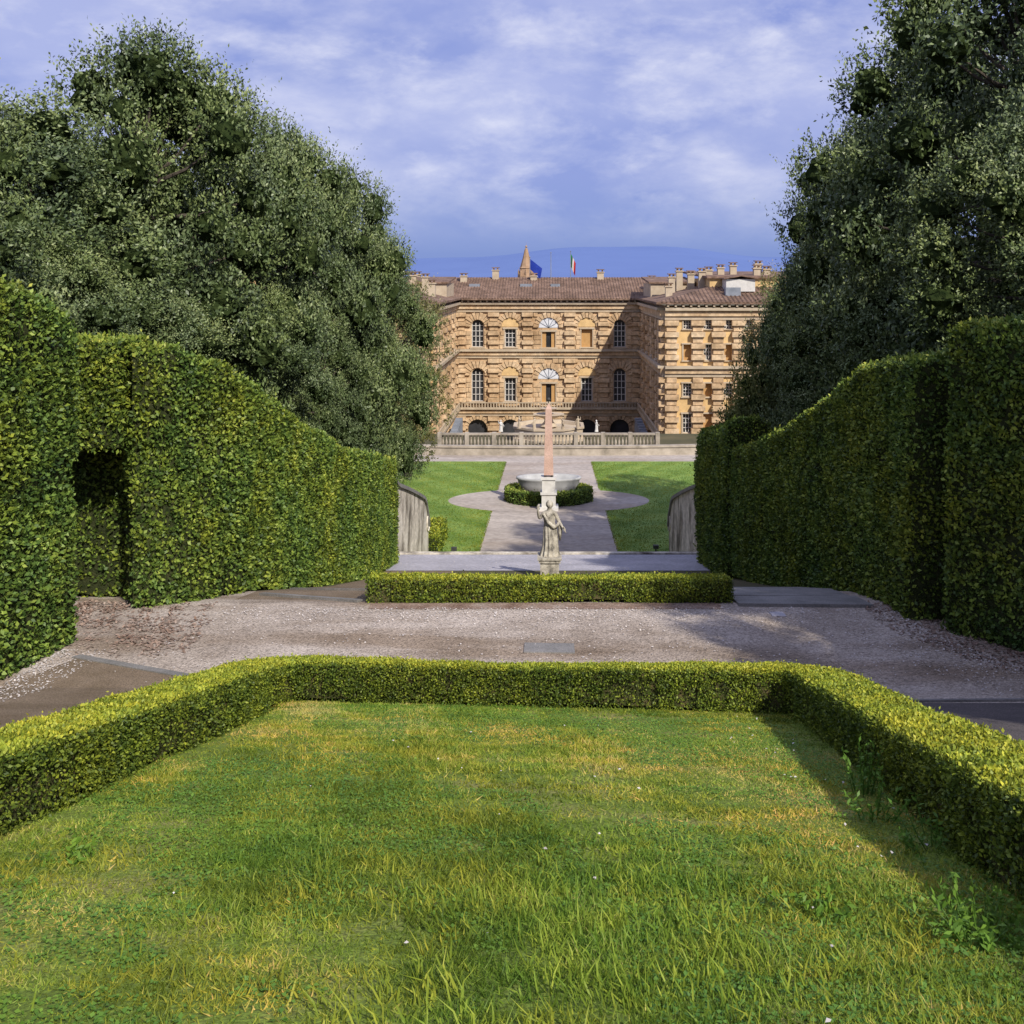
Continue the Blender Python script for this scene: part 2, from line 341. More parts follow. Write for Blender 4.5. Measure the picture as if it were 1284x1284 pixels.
hedge('boxwood_hedge',[(-3.5,1.5),(-3.42,5.8),(-3.38,12.0),(-3.2,12.42),(-2.8,12.42),(2.5,11.45),(2.85,11.3),(2.92,10.9),(2.5,5),(2.3,1.5)],.60,.46,.027,.017,8400,'bleaf',rad=.035,amp=.03,ds=.12,thin=.38,hide=lambda c,n:np.where(c[:,1]<3.6,.2,1.0),topb=.42,core='bcore')
hedge('boxwood_hedge',[(-3.2,18.45),(3.22,18.4)],.8,.42,.042,.026,3600,'bleaf',rad=.05,amp=.04,thin=.3,topb=.38,core='bcore')
hedge('boxwood_hedge',[(-6.2,52.5),(-6.3,58)],1.0,1.0,.12,.08,300,'bleaf',rad=.1)
ring=[(2.65*math.cos(t),69.6+2.4*math.sin(t)) for t in np.linspace(0,2*math.pi,33)]
hedge('boxwood_hedge',ring,.6,.85,.13,.08,350,'hleaf',rad=.08,amp=.04)
# ---------------------------------------------------------------- grass
def grass():
    k=340000
    y=2.6+ (rng.random(k)**1.5)*9.6; x=-3.3+rng.random(k)*6.2
    inside=(x>-3.25)&(x<2.2+.066*(y-5)+.1)&(y<12.1-.18*(x+2.8)); x=x[inside];y=y[inside];k=len(x)
    P=np.stack([x,y,zt(y)+.004],1)
    thinp=(wob(P,1.9)+.6*wob(P,6.5))>-.5; kp=thinp|(rng.random(k)<.3); P=P[kp]; y=y[kp]; k=len(P)
    tall=wob(P*np.array([1,1,0]),.9)+.7*wob(P,4)
    h=(.015+.024*rng.random(k))*(1+.7*np.clip(tall,-.6,1.3))
    D=rng.normal(size=(k,3))*.85; D[:,2]=1; D=nrm(D)
    wd=.0036+.001*y
    S=nrm(np.cross(D,rng.normal(size=(k,3))))*wd[:,None]*.5
    bend=rng.normal(size=(k,3))*h[:,None]*.3; bend[:,2]=0
    V=np.stack([P-S,P+S,P+D*h[:,None]+bend],1)
    r=np.clip(.44+.30*wob(P,1.1)+.26*wob(P,5)+rng.normal(size=k)*.2,0,1)
    E=empty('grass'); obj('blades',fastmesh('blades',V,3,r),'grass',E)
    cs=[];
    for i in range(330):
        t=rng.random()
        cx,cy=rng.normal()*.65+.15,rng.uniform(3.2,5.2)
        if t<.38: cx,cy=rng.uniform(-2.9,2.3),rng.uniform(3,11)
        cs.append((cx,cy))
    Ps=[];Ds=[];Hs=[]
    for cx,cy in cs:
        n=rng.integers(4,18); pp=np.stack([cx+rng.normal(size=n)*.06,cy+rng.normal(size=n)*.06],1)
        Ps.append(pp); d=rng.normal(size=(n,3))*.3; d[:,0]-=.15; d[:,2]=1; Ds.append(d); Hs.append(rng.uniform(.04,.14,n)*(1 if cy<6 else .6))
    pp=np.concatenate(Ps); D=nrm(np.concatenate(Ds)); H=np.concatenate(Hs)[:,None]; k=len(pp)
    P=np.column_stack([pp,zt(pp[:,1])]); S=nrm(np.cross(D,rng.normal(size=(k,3))))*.0038
    out=rng.normal(size=(k,3)); out[:,2]=-.25; mid=P+D*H*.55; tip=P+D*H+out*H*.22
    V1=np.stack([P-S,P+S,mid+S*.8,mid-S*.8],1); V2=np.stack([mid-S*.8,mid+S*.8,tip+S*.05,tip-S*.05],1)
    r=rng.uniform(.25,.68,k)
    obj('tall_blades',fastmesh('tall_blades',np.concatenate([V1,V2]),4,np.r_[r,r]),'grass',E)
    k=90000; y=2.8+rng.random(k)**1.2*9; x=rng.uniform(-3.1,2.3,k); P=np.stack([x,y,zt(y)+.008+.022*rng.random(k)],1)
    kp=(wob(P,1.7)+.5*wob(P,7))>.0; P=P[kp]; k=len(P)
    D=rng.normal(size=(k,3)); D[:,2]*=.25
    up=np.tile([0,0,1.0],(k,1)); sz=rng.uniform(.5,1.4,k)
    obj('clover',fastmesh('clover',leafV(P,D,.018*sz,.015*sz,up=up*3),4,rng.random(k)),'weed',E)
grass()
def weed(cx,cy,h,n,spread):
    P=[];D=[]
    E=empty('weed_plant'); mb=MB(); z=float(zt(cy))
    for i in range(n):
        a=rng.uniform(0,6.28); q=spread*rng.random()**.6; b=Vector((cx+math.cos(a)*q*.5,cy+math.sin(a)*q*.5,z)); t=b+Vector((math.cos(a)*q*.6,math.sin(a)*q*.6,h*rng.uniform(.5,1)))
        mb.tube([b,(b+t)/2,t],[.003,.0025,.001],4)
        for s in np.linspace(.2,1,9):
            P.append(b.lerp(t,s)); D.append(rng.normal(size=3)+np.array([0,0,.5]))
    mb.make('stems','weed',E)
    P=np.array([tuple(p) for p in P]);D=np.array(D)
    obj('foliage',fastmesh('foliage',leafV(P,D,.045,.018),4,rng.random(len(P))),'weed',E)
weed(2.15,7.0,.34,18,.2); weed(2.0,6.3,.22,14,.25); weed(1.75,4.15,.12,60,.3); weed(2.1,5.6,.16,14,.3); weed(-2.5,5.4,.1,12,.2); weed(1.2,4.5,.08,20,.25)
def petals():
    pts=[]
    def add(n,f): 
        for _ in range(n): pts.append(f())
    add(1300,lambda:(rng.uniform(-5.5,4.5),17.6-abs(rng.normal())*.6))
    add(900,lambda:(rng.uniform(-6,6),rng.uniform(13.2,17.5)))
    add(900,lambda:(lambda t:(5.9-rng.random()**2*1.4+ (0 if t>16 else (16-t)*.3),t))(rng.uniform(12.5,17.5)))
    add(900,lambda:(-7.1+rng.random()**2*.7,rng.uniform(12,15.0)))
    add(500,lambda:(rng.uniform(-5.6,5.8),rng.uniform(35.9,40.5)))
    add(30,lambda:(rng.uniform(1.6,2.3),rng.uniform(4,11)))
    add(30,lambda:(rng.uniform(-3,2),rng.uniform(3,11)))
    a=np.array(pts); k=len(a); la=(a[:,1]<12)&(abs(a[:,0])<3.3)
    P=np.column_stack([a,zt(a[:,1])+.02+.02*la])
    D=rng.normal(size=(k,3)); D[:,2]*=.2
    s=rng.uniform(.6,1.3,k)*np.where(la,.7,1.0)
    obj('fallen_petals',fastmesh('fallen_petals',leafV(P,D,.032*s,.024*s,up=np.tile([0,0,3.],(k,1))),4,rng.random(k)),'petal')
petals()
# ---------------------------------------------------------------- trees
def tree_meshes(seed,H=16.,R=5.,nl=58,ns=9300,leaf=(.17,.085),low=.2,core=.72,lpS=10,lr=(.95,1.75),full=.5,sl=(.25,.58)):
    r=np.random.default_rng(seed); mb=MB()
    c0=[(0,0,0),(r.normal()*.15,r.normal()*.15,H*.15),(r.normal()*.3,r.normal()*.3,H*.4),(r.normal()*.4,r.normal()*.4,H*.72),(r.normal()*.4,r.normal()*.4,H*.9)]
    mb.tube(c0,[.36,.28,.2,.1,.04],10)
    lob=[]
    for i in range(nl):
        t=low+(1-low)*((i+.5)/nl)**.9
        env=math.sin(math.pi*min(1,max(0,((t-low)/(1-low)))*.76+.19))**full
        a=i*2.399+r.normal()*.3; q=R*env*(r.uniform(.55,.92) if i%4 else r.uniform(.1,.5))
        rad=r.uniform(*lr)*(1-.3*((t-low)/(1-low)))
        if t>.93: q*=.5
        c=np.array([q*math.cos(a),q*math.sin(a),H*t-rad*.6+r.normal()*.35]); lob.append((c,rad))
        b=Vector(c0[2]).lerp(Vector(c0[3]),min(1,max(0,(t-.4)/.4))) if t>.4 else Vector(c0[1]).lerp(Vector(c0[2]),(t/.4))
        b.z=min(b.z,c[2]-.6); m=b.lerp(Vector(c),.5); m.z-=.2
        mb.tube([b,m,Vector(c)],[.08,.05,.02],6)
    C=np.array([l[0] for l in lob]); RR=np.array([l[1] for l in lob]); lt=r.uniform(-.14,.2,nl)
    w=RR**2/np.sum(RR**2); li=r.choice(nl,ns,p=w)
    d=nrm(r.normal(size=(ns,3))+np.array([0,0,.22])); sq=np.array([1,1,.78])
    P=C[li]+d*RR[li][:,None]*sq*r.uniform(.74,1.04,(ns,1))
    P+=d*(.16*np.sin(d[:,:1]*6+li[:,None]*1.7)*np.cos(d[:,1:2]*7+li[:,None]))
    ins=np.zeros(ns,bool)
    for c,q in lob: ins|=np.linalg.norm((P-c)/sq,axis=1)<q*.68
    kp=~ins|(r.random(ns)<.06); P=P[kp]; d=d[kp]; li=li[kp]; n=len(P)
    SD=nrm(d*.9+np.array([0,0,.5])+r.normal(size=(n,3))*.4); SL=r.uniform(*sl,n)
    top=P[:,2]>H*.78; SL[top]*=1.5; lon=r.random(n)<.06; SL[lon]*=1.8
    t=np.tile(np.linspace(0,1,lpS),n); idx=np.repeat(np.arange(n),lpS)
    lp=P[idx]+SD[idx]*(SL[idx]*t)[:,None]+r.normal(size=(n*lpS,3))*.05
    LD=SD[idx]*.6+r.normal(size=(n*lpS,3))*.75
    s=r.uniform(.7,1.25,n*lpS)*(1.1-.4*t)
    V=leafV(lp,LD,leaf[0]*s,leaf[1]*s,up=d[idx])
    base=r.random(n)*.3
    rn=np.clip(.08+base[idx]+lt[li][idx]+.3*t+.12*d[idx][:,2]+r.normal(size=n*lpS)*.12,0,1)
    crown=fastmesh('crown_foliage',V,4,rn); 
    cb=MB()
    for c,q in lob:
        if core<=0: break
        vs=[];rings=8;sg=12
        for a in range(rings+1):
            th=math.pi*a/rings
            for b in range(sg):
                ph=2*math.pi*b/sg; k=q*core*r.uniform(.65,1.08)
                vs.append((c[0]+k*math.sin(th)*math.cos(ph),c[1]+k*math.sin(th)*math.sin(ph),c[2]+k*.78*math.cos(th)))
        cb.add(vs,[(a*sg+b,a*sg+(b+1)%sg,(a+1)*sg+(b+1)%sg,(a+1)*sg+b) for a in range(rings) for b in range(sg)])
    tm=bpy.data.meshes.new('trunk_and_limbs'); tm.from_pydata(mb.v,[],mb.f)
    cm=bpy.data.meshes.new('inner_foliage')
    if cb.v: cm.from_pydata(cb.v,[],cb.f)
    return tm,crown,cm,(H,R)
TM=[tree_meshes(11),tree_meshes(22,nl=50),tree_meshes(33,nl=62)]
TS=tree_meshes(44,H=12,R=3.4,nl=28,ns=2600,leaf=(.22,.09),core=0,lpS=9,lr=(.9,1.4),sl=(.3,.7))
TB=tree_meshes(55,H=8,R=3.0,nl=24,ns=3600,low=.1,lr=(.8,1.4))
TB2=tree_meshes(56,H=8,R=3.0,nl=24,ns=3000,low=.1,lr=(.8,1.3),core=.6,sl=(.3,.6))
def tree(var,x,y,ztop,r,rot=0,mat='oak',name='holm_oak_tree',zb=None):
    tm,cr,cm,(H,R)=var
    E=empty(name,(x,y,0)); zb=float(zt(y)) if zb is None else zb; E.location.z=zb-.1
    E.scale=(r/R,r/R,(ztop-zb)/H); E.rotation_euler=(0,0,rot)
    obj('trunk_and_limbs',tm,'bark',E); obj('crown_foliage',cr,mat,E)
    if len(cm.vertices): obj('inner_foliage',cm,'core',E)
T0,T1,T2=TM
tree(T0,-13.4,20.5,4.9,3.4,.3)
tree(T1,-14.2,28,4.6,4.6,1.2); tree(T2,-13,33.5,8.0,4.4,2.1); tree(T0,-12.6,41,6.6,4.5,3.0)
tree(T1,-12.4,49,7.2,4.4,4.4); tree(T2,-11.6,57,6.2,4.3,5.2); tree(T0,-11.2,65,3.6,3.7,.9)
tree(T2,-19,38,6,5,1.0); tree(T0,-19,48,6,5,2.0); tree(T1,-10.8,38,-.5,2.8,2.5); tree(T1,-10.4,47,-1.5,2.6,5.5)
tree(T2,-11.2,29,-.2,2.8,1.5); tree(T0,-11.5,24,1.0,2.6,4.5)
tree(TS,-11.0,80,-.8,3.2,.5,'olive','olive_tree'); tree(TS,-13.5,74,.5,3.2,2.5,'olive','olive_tree')
tree(T1,13.0,29,10.5,4.9,.7); tree(T2,13.8,37,9.0,5.0,1.9); tree(T0,14.4,47,7.2,4.5,2.6); tree(T1,15.2,57,3.2,3.8,3.6)
tree(T2,11.6,24,4,3.4,5.0); tree(T0,20,40,9,5,.2); tree(T2,10.8,38,-.5,2.8,4.2); tree(T0,10.8,30,.5,2.8,2.2)
tree(TB2,10.2,50,-4.0,2.4,.4,'bushy','broadleaf_tree'); tree(TB,9.6,42,-5.8,2.2,2.4); tree(TB,13,58,-2.5,2.4,1.4)
tree(TS,14.4,64,-.4,2.9,1.5,'olive','olive_tree')
tree(T1,9.6,7.2,6.0,2.7,1.1); tree(T2,11.5,10.8,6.5,3.0,3.1)
# ---------------------------------------------------------------- amphitheatre end walls
def endwall(sx):
    E=empty('stone_wall'); mb=MB(); N=24
    ys=np.linspace(41.2,51.5,N); 
    X0=lambda y: sx*(6.55-.5*(y-41.2)/10.3)
    def top(y):
        t=(y-41.2)/10.3
        return -8.35-2.9*t**1.2+ .35*math.exp(-((t-.12)/.07)**2) - (1.2*max(0,(t-.86)/.14)**2)
    vs=[];
    for y in ys:
        x0=X0(y);x1=x0+.45*sx
        vs+=[(x0,y,-14.3),(x0,y,top(y)),(x1,y,top(y)),(x1,y,-14.3)]
    fs=[]
    for i in range(N-1):
        for k in range(3): fs.append((4*i+k,4*i+k+1,4*(i+1)+k+1,4*(i+1)+k))
    fs+= [(0,1,2,3),tuple(4*(N-1)+k for k in range(4))]
    mb.add(vs,fs); mb.make('wall_body','oldwall',E)
    cp=MB()
    for i in range(N-1):
        a,b=ys[i],ys[i+1]; za,zb=top(a),top(b)
        xa,xb=X0(a)-.1*sx,X0(a)+.55*sx; xc,xd=X0(b)-.1*sx,X0(b)+.55*sx
        cp.add([(xa,a,za+.003),(xb,a,za+.003),(xd,b,zb+.003),(xc,b,zb+.003),(xa,a,za+.16),(xb,a,za+.16),(xd,b,zb+.16),(xc,b,zb+.16)],[(0,1,2,3),(4,5,6,7),(0,4,7,3),(1,5,6,2),(0,1,5,4),(3,2,6,7)])
    cp.make('coping','slab',E)
    xe=X0(51.4)
    sc_=MB(); sc_.tube([(xe-.05*sx,51.4,-12.2),(xe+.5*sx,51.4,-12.2)],[.45,.45],14); sc_.make('scroll','oldwall',E)
endwall(-1); endwall(1)
rt=MB(); rt.box(-6.25,6.25,40.72,40.98,-14,-10.9); rt.make('retaining_wall','oldwall')
for x,y in ((-4.9,53),(5.6,53.5)):
    E=empty('flood_light'); m1=MB(); z=float(zt(y)); m1.tube([(x,y,z),(x,y,z+.3)],[.04,.04],8); m1.box(x-.14,x+.14,y-.1,y+.1,z+.3,z+.48); m1.make('lamp_body','iron',E)
# ---------------------------------------------------------------- statue on pedestal
def statue(name,loc,h=1.8,detail=True,mat='statue',lean=0,parent=None):
    E=empty(name,loc); E.scale=(h/1.8,)*3
    if parent: E.parent=parent
    V=[(0,0,.92),(.01,0,1.1),(.0,-.01,1.28),(0,0,1.44),(0,-.01,1.54),(0,-.03,1.66),(0,-.02,1.77),
       (-.19,0,1.40),(-.34,-.03,1.22),(-.38,-.16,1.46),(-.385,-.19,1.56),
       (.19,0,1.40),(.30,.02,1.14),(.42,-.12,.98),(.46,-.17,.93)]
    Ed=[(0,1),(1,2),(2,3),(3,4),(4,5),(5,6),(3,7),(7,8),(8,9),(9,10),(3,11),(11,12),(12,13),(13,14)]
    Rr=[(.18,.14),(.15,.12),(.18,.13),(.12,.1),(.06,.06),(.105,.12),(.07,.08),(.085,.08),(.06,.06),(.042,.042),(.04,.03),(.085,.08),(.06,.06),(.042,.042),(.04,.03)]
    me=bpy.data.meshes.new('body'); me.from_pydata(V,Ed,[]); o=obj('body',me,mat,E)
    sk=o.modifiers.new('s','SKIN'); me=o.data
    for i,r in enumerate(Rr): me.skin_vertices[0].data[i].radius=r
    me.skin_vertices[0].data[0].use_root=True; sk.use_smooth_shade=True
    ss=o.modifiers.new('u','SUBSURF'); ss.levels=2; ss.render_levels=2
    mb=MB(); seg=48; rings=[]
    for z,rx,ry,f in ((0.0,.30,.24,.05),(.03,.29,.23,.05),(.3,.24,.2,.045),(.6,.225,.18,.035),(.85,.22,.165,.02),(1.0,.19,.14,.012),(1.12,.175,.135,.01),(1.3,.195,.145,.012),(1.42,.12,.1,.005)):
        rings.append([((rx+f*math.sin(11*a+z*2))*math.cos(a)+.03*math.sin(z*3),(ry+f*math.sin(11*a+z*2+.4))*math.sin(a),z) for a in [2*math.pi*k/seg for k in range(seg)]])
    vs=[p for r in rings for p in r]
    mb.add(vs,[(i*seg+k,i*seg+(k+1)%seg,(i+1)*seg+(k+1)%seg,(i+1)*seg+k) for i in range(len(rings)-1) for k in range(seg)])
    mb.tube([(-.2,-.1,1.4),(-.05,-.19,1.15),(.14,-.18,.98),(.26,-.06,1.0),(.33,.0,1.12)],[.04,.06,.07,.06,.05],8)
    mb.tube([(.33,0,1.12),(.35,-.02,.8),(.34,0,.5)],[.06,.08,.03],8)
    mb.make('drapery',mat,E,True)
    mb=MB(); 
    for hx,hy,hz,dx,dz in ((-.385,-.2,1.58,0,1),(.47,-.18,.92,.4,-.7)):
        for k,l in enumerate((.07,.085,.09,.08)):
            o_=(k-1.5)*.02; mb.tube([(hx+o_,hy,hz),(hx+o_+dx*l*.5,hy-.015,hz+dz*l*.5),(hx+o_+dx*l*.8,hy-.035,hz+dz*l*.9)],[.012,.010,.006],6)
        mb.tube([(hx+.035,hy,hz-.02*dz),(hx+.06,hy-.02,hz+.02*dz),(hx+.06,hy-.04,hz+.05*dz)],[.013,.011,.007],6)
    mb.lathe([(.09,1.60),(.125,1.66),(.12,1.74),(.06,1.82),(.0,1.83)],(0,.015,0),12)
    mb.lathe([(.05,1.66),(.06,1.70),(.02,1.76)],(0,.12,0),8)
    mb.add([(-.02,-.14,1.65),(.02,-.14,1.65),(0,-.175,1.645),(0,-.13,1.71)],[(0,1,2),(0,2,3),(1,2,3)])
    mb.tube([(-.385,-.22,1.5),(-.38,-.22,1.66),(-.34,-.2,1.74)],[.02,.05,.03],7)
    mb.tube([(.47,-.2,1.0),(.5,-.2,.86),(.55,-.22,.8)],[.02,.03,.01],7)
    mb.make('head_and_hands_details',mat,E,True)
    return E
S=statue('stone_statue',(0.03,34,-9.17))
pb=empty('statue_pedestal',(0.03,34,0)); mb=MB()
for w,z0,z1 in ((.40,-9.24,-9.17),(.36,-9.34,-9.243),(.31,-10.0,-9.343),(.38,-10.06,-10.003),(.42,-10.6,-10.063)): mb.box(-w,w,-w,w,z0,z1)
mb.make('pedestal_block','statue',pb)
# ---------------------------------------------------------------- obelisk, basin
ob=empty('obelisk',(0,66,0)); mb=MB(); zg=float(zt(66))
for w,z0,z1 in ((.62,zg-.05,zg+.25),(.45,zg+.253,zg+1.05),(.53,zg+1.053,zg+1.2),(.42,zg+1.203,zg+2.0),(.5,zg+2.003,zg+2.15)): mb.box(-w,w,-w,w,z0,z1)
mb.make('pedestal','marble',ob)
mb=MB(); 
for a in (-1,1):
    for b in (-1,1): mb.lathe([(.05,0),(.09,.05),(.06,.12)],(a*.22,b*.22,zg+2.153),8)
mb.make('feet','iron',ob)
mb=MB(); z0=zg+2.28; z1=-8.35; a,b=.31,.20
mb.add([(-a,-a,z0),(a,-a,z0),(a,a,z0),(-a,a,z0),(-b,-b,z1),(b,-b,z1),(b,b,z1),(-b,b,z1),(0,0,z1+.38)],[(0,1,2,3),(0,1,5,4),(1,2,6,5),(2,3,7,6),(3,0,4,7),(4,5,8),(5,6,8),(6,7,8),(7,4,8)])
mb.make('shaft','granite',ob)
mb=MB(); mb.lathe([(.03,0),(.03,.1),(.11,.16),(.13,.24),(.08,.33),(.02,.36)],(0,0,z1+.36),12); mb.make('finial','iron',ob,True)
bs=empty('granite_basin',(0,71,0)); zg=float(zt(71)); mb=MB()
mb.lathe([(.55,0),(.6,.2),(.85,.45),(.97,.85),(1.0,1.18),(1.05,1.24),(1.05,1.38),(.96,1.38),(.9,1.15),(.6,.8),(.2,.75)],(0,0,zg),40,2.15,1.1); mb.make('tub','greygran',bs,True)
# ---------------------------------------------------------------- terrace, balustrade, fountain, wall
E=empty('terrace_wall'); mb=MB(); cp=MB(); N=30
for i in range(N):
    a0,a1=[-15.5+31*(i+k)/N for k in (0,1)]
    y0,y1=[93.5-1.1*math.cos(a/15.5*1.4) for a in (a0,a1)]
    for m_,o,zb,zc in ((mb,0,-16.3,-15.25),(cp,.1,-15.247,-15.08)):
        m_.add([(a0,y0-o,zb),(a1,y1-o,zb),(a1,y1+.5+o,zb),(a0,y0+.5+o,zb),(a0,y0-o,zc),(a1,y1-o,zc),(a1,y1+.5+o,zc),(a0,y0+.5+o,zc)],[(0,1,5,4),(3,2,6,7),(4,5,6,7),(0,3,7,4),(1,2,6,5)])
mb.make('wall_body','oldtrim',E); cp.make('coping','oldtrim',E)
E=empty('stone_balustrade'); mb=MB()
mb.box(-10.5,10.5,98.6,99,-16.2,-16.0); mb.box(-10.5,10.5,98.55,99.05,-15.02,-14.85)
for x in np.arange(-10.2,10.3,.34): mb.lathe([(.06,0),(.11,.2),(.11,.35),(.05,.6),(.07,.78),(.09,.977)],(x,98.8,-15.999),8)
for x in np.linspace(-10.5,10.5,9): mb.box(x-.2,x+.2,98.5,99.1,-16.2,-14.78)
mb.make('rails_and_balusters','oldtrim',E)
F=empty('fountain',(0,104,-16.2)); mb=MB()
mb.lathe([(3.9,0),(3.9,.3),(3.7,.35),(3.7,1.2),(3.85,1.25),(3.85,1.45),(3.5,1.45),(3.4,1.1),(.5,1.1)],(0,0,0),8,rot=math.pi/8)
mb.lathe([(.5,1.1),(.9,1.3),(.5,1.7),(.4,2.0),(1.2,2.3),(1.6,2.5),(1.3,2.46),(.3,2.45),(.25,2.8),(.8,3.0),(.9,3.1),(.2,3.1),(.16,3.4),(.22,3.6),(.05,3.8)],(0,0,0),20)
mb.make('basins_and_stem','trim',F)
for k,(x,y) in enumerate(((-4.8,-1.2),(4.8,-1.2),(-2.9,-2.6),(2.9,-2.6),(-1.4,-3.3),(1.4,-3.3))):
    s=statue('cherub_statue',(x,y,1.45 if k>1 else .9),1.15,mat='trim' if k>1 else 'marble',parent=F); s.name='cherub'; s.rotation_euler=(0,0,k)
# ---------------------------------------------------------------- palace
PAL=empty('palace')
B={k:MB() for k in ('stone','stucco','trim','roof','glass','white','lunette','shutter','grey')}
def facade(O,S,Nn,length,z0,z1,openings,piers,floors,wallmat='stone',bands=True,s0=0,pz=None,cor=.7):
    T=lambda s,n,z:(O[0]+S[0]*s+Nn[0]*n,O[1]+S[1]*s+Nn[1]*n,z)
    w=B[wallmat]
    rects=[(o['s']-o['w']/2,o['s']+o['w']/2,o['z0'],o['z1']) for o in openings]
    ss=sorted(set([s0,length]+[r[i] for r in rects for i in (0,1)])); zs=sorted(set([z0,z1]+[r[i] for r in rects for i in (2,3)]))
    for i in range(len(ss)-1):
        for j in range(len(zs)-1):
            cs=(ss[i]+ss[i+1])/2; cz=(zs[j]+zs[j+1])/2
            if any(r[0]<cs<r[1] and r[2]<cz<r[3] for r in rects): continue
            w.quad(T(ss[i],0,zs[j]),T(ss[i+1],0,zs[j]),T(ss[i+1],0,zs[j+1]),T(ss[i],0,zs[j+1]))
    dp=-.45
    for o,r in zip(openings,rects):
        a,b,c,d=r; W=b-a; rr=W/2; sp=d-rr if o.get('arch') else d
        w.quad(T(a,0,c),T(a,dp,c),T(a,dp,d),T(a,0,d)); w.quad(T(b,0,c),T(b,dp,c),T(b,dp,d),T(b,0,d))
        w.quad(T(a,0,c),T(b,0,c),T(b,dp,c),T(a,dp,c)); w.quad(T(a,0,d),T(b,0,d),T(b,dp,d),T(a,dp,d))
        g=B['shutter'] if o.get('kind')=='shutter' else B['glass']
        g.quad(T(a,dp,c),T(b,dp,c),T(b,dp,d),T(a,dp,d))
        if o.get('arch'):
            n=12; pr=None
            for k in range(n+1):
                t=math.pi-math.pi*k/n; p=(o['s']+rr*math.cos(t),sp+rr*math.sin(t))
                if pr: 
                    w.quad(T(pr[0],-.002,pr[1]),T(p[0],-.002,p[1]),T(p[0],-.002,d),T(pr[0],-.002,d))
                    w.quad(T(pr[0],0,pr[1]),T(p[0],0,p[1]),T(p[0],dp,p[1]),T(pr[0],dp,pr[1]))
                pr=p
        if o.get('kind')=='win':
            f=B['white']
            for q in (-.5,-.17,.17,.5): f.box(o['s']+q*W*.94-.05,o['s']+q*W*.94+.05,dp+.04,dp+.12,c,sp+(rr*.5 if o.get('arch') else 0),T)
            for zz in np.linspace(c+.05,sp,5): f.box(a,b,dp+.125,dp+.16,zz-.04,zz+.04,T)
        if o.get('kind')=='lun':
            B['shutter'].box(a,a+W*.3,dp+.05,dp+.3,c,d,T); B['shutter'].box(b-W*.3,b,dp+.05,dp+.3,c,d,T)
        if o.get('lunpanel'):
            zc,rp=o['lunpanel']; n=12
            pts=[(o['s']+rp*math.cos(math.pi*k/n),zc+rp*math.sin(math.pi*k/n)) for k in range(n+1)]
            vs=[T(p[0],.06,p[1]) for p in pts]+[T(p[0],.0,p[1]) for p in pts]
            B['stucco' if o.get('lp')!='w' else 'lunette'].add(vs,[tuple(range(n+1))]+[(k,k+1,n+2+k,n+1+k) for k in range(n)])
            if o.get('lp')=='w':
                for k in (2,4,6,8,10):
                    t=math.pi*k/12; p1=(o['s']+rp*math.cos(t),zc+rp*math.sin(t)); dx=.05*math.sin(t); dz=.05*math.cos(t)
                    vs=[T(o['s']-dx,.09,zc+dz),T(o['s']+dx,.09,zc-dz),T(p1[0]+dx,.09,p1[1]-dz),T(p1[0]-dx,.09,p1[1]+dz)]
                    B['grey'].add(vs,[(0,1,2,3)])
        ro=o.get('ring',0)
        if ro:
            rin=o.get('rin',rr); n=11; cz=o.get('rz',sp)
            for k in range(n):
                t0=math.pi*k/n+.025; t1=math.pi*(k+1)/n-.025; dpz=.34 if k%2==0 else .22
                pts=[(rin,t0),(ro+(.12 if k%2==0 else 0),t0),(ro+(.12 if k%2==0 else 0),t1),(rin,t1)]
                vs=[T(o['s']+q*math.cos(t),n_,cz+q*math.sin(t)) for n_ in (.0,dpz) for q,t in pts]
                B['stone'].add(vs,[(4,5,6,7),(0,1,5,4),(1,2,6,5),(2,3,7,6),(3,0,4,7)])
        if o.get('frame'):
            fw=o['frame']; t=B['trim']
            t.box(a-fw,a,.0,.12,c,d,T); t.box(b,b+fw,.0,.12,c,d,T); t.box(a-fw-.08,b+fw+.08,.0,.2,d,d+fw,T); t.box(a-fw-.1,b+fw+.1,.0,.22,c-fw*.8,c,T)
        if o.get('sill'): B['trim'].box(a-.25,b+.25,0,.45,c-.22,c,T)
    for fz,fh,fo in floors:
        B['trim'].box(s0,length,0,fo,fz,fz+fh*.35,T); B['stone'].box(s0,length,0,fo*.6,fz-fh*.65,fz-.003,T)
        B['trim'].box(s0,length,0,fo*.35,fz-fh*1.1,fz-fh*.653,T)
    zf=[z0]+[f[0] for f in floors]
    pitch=.66
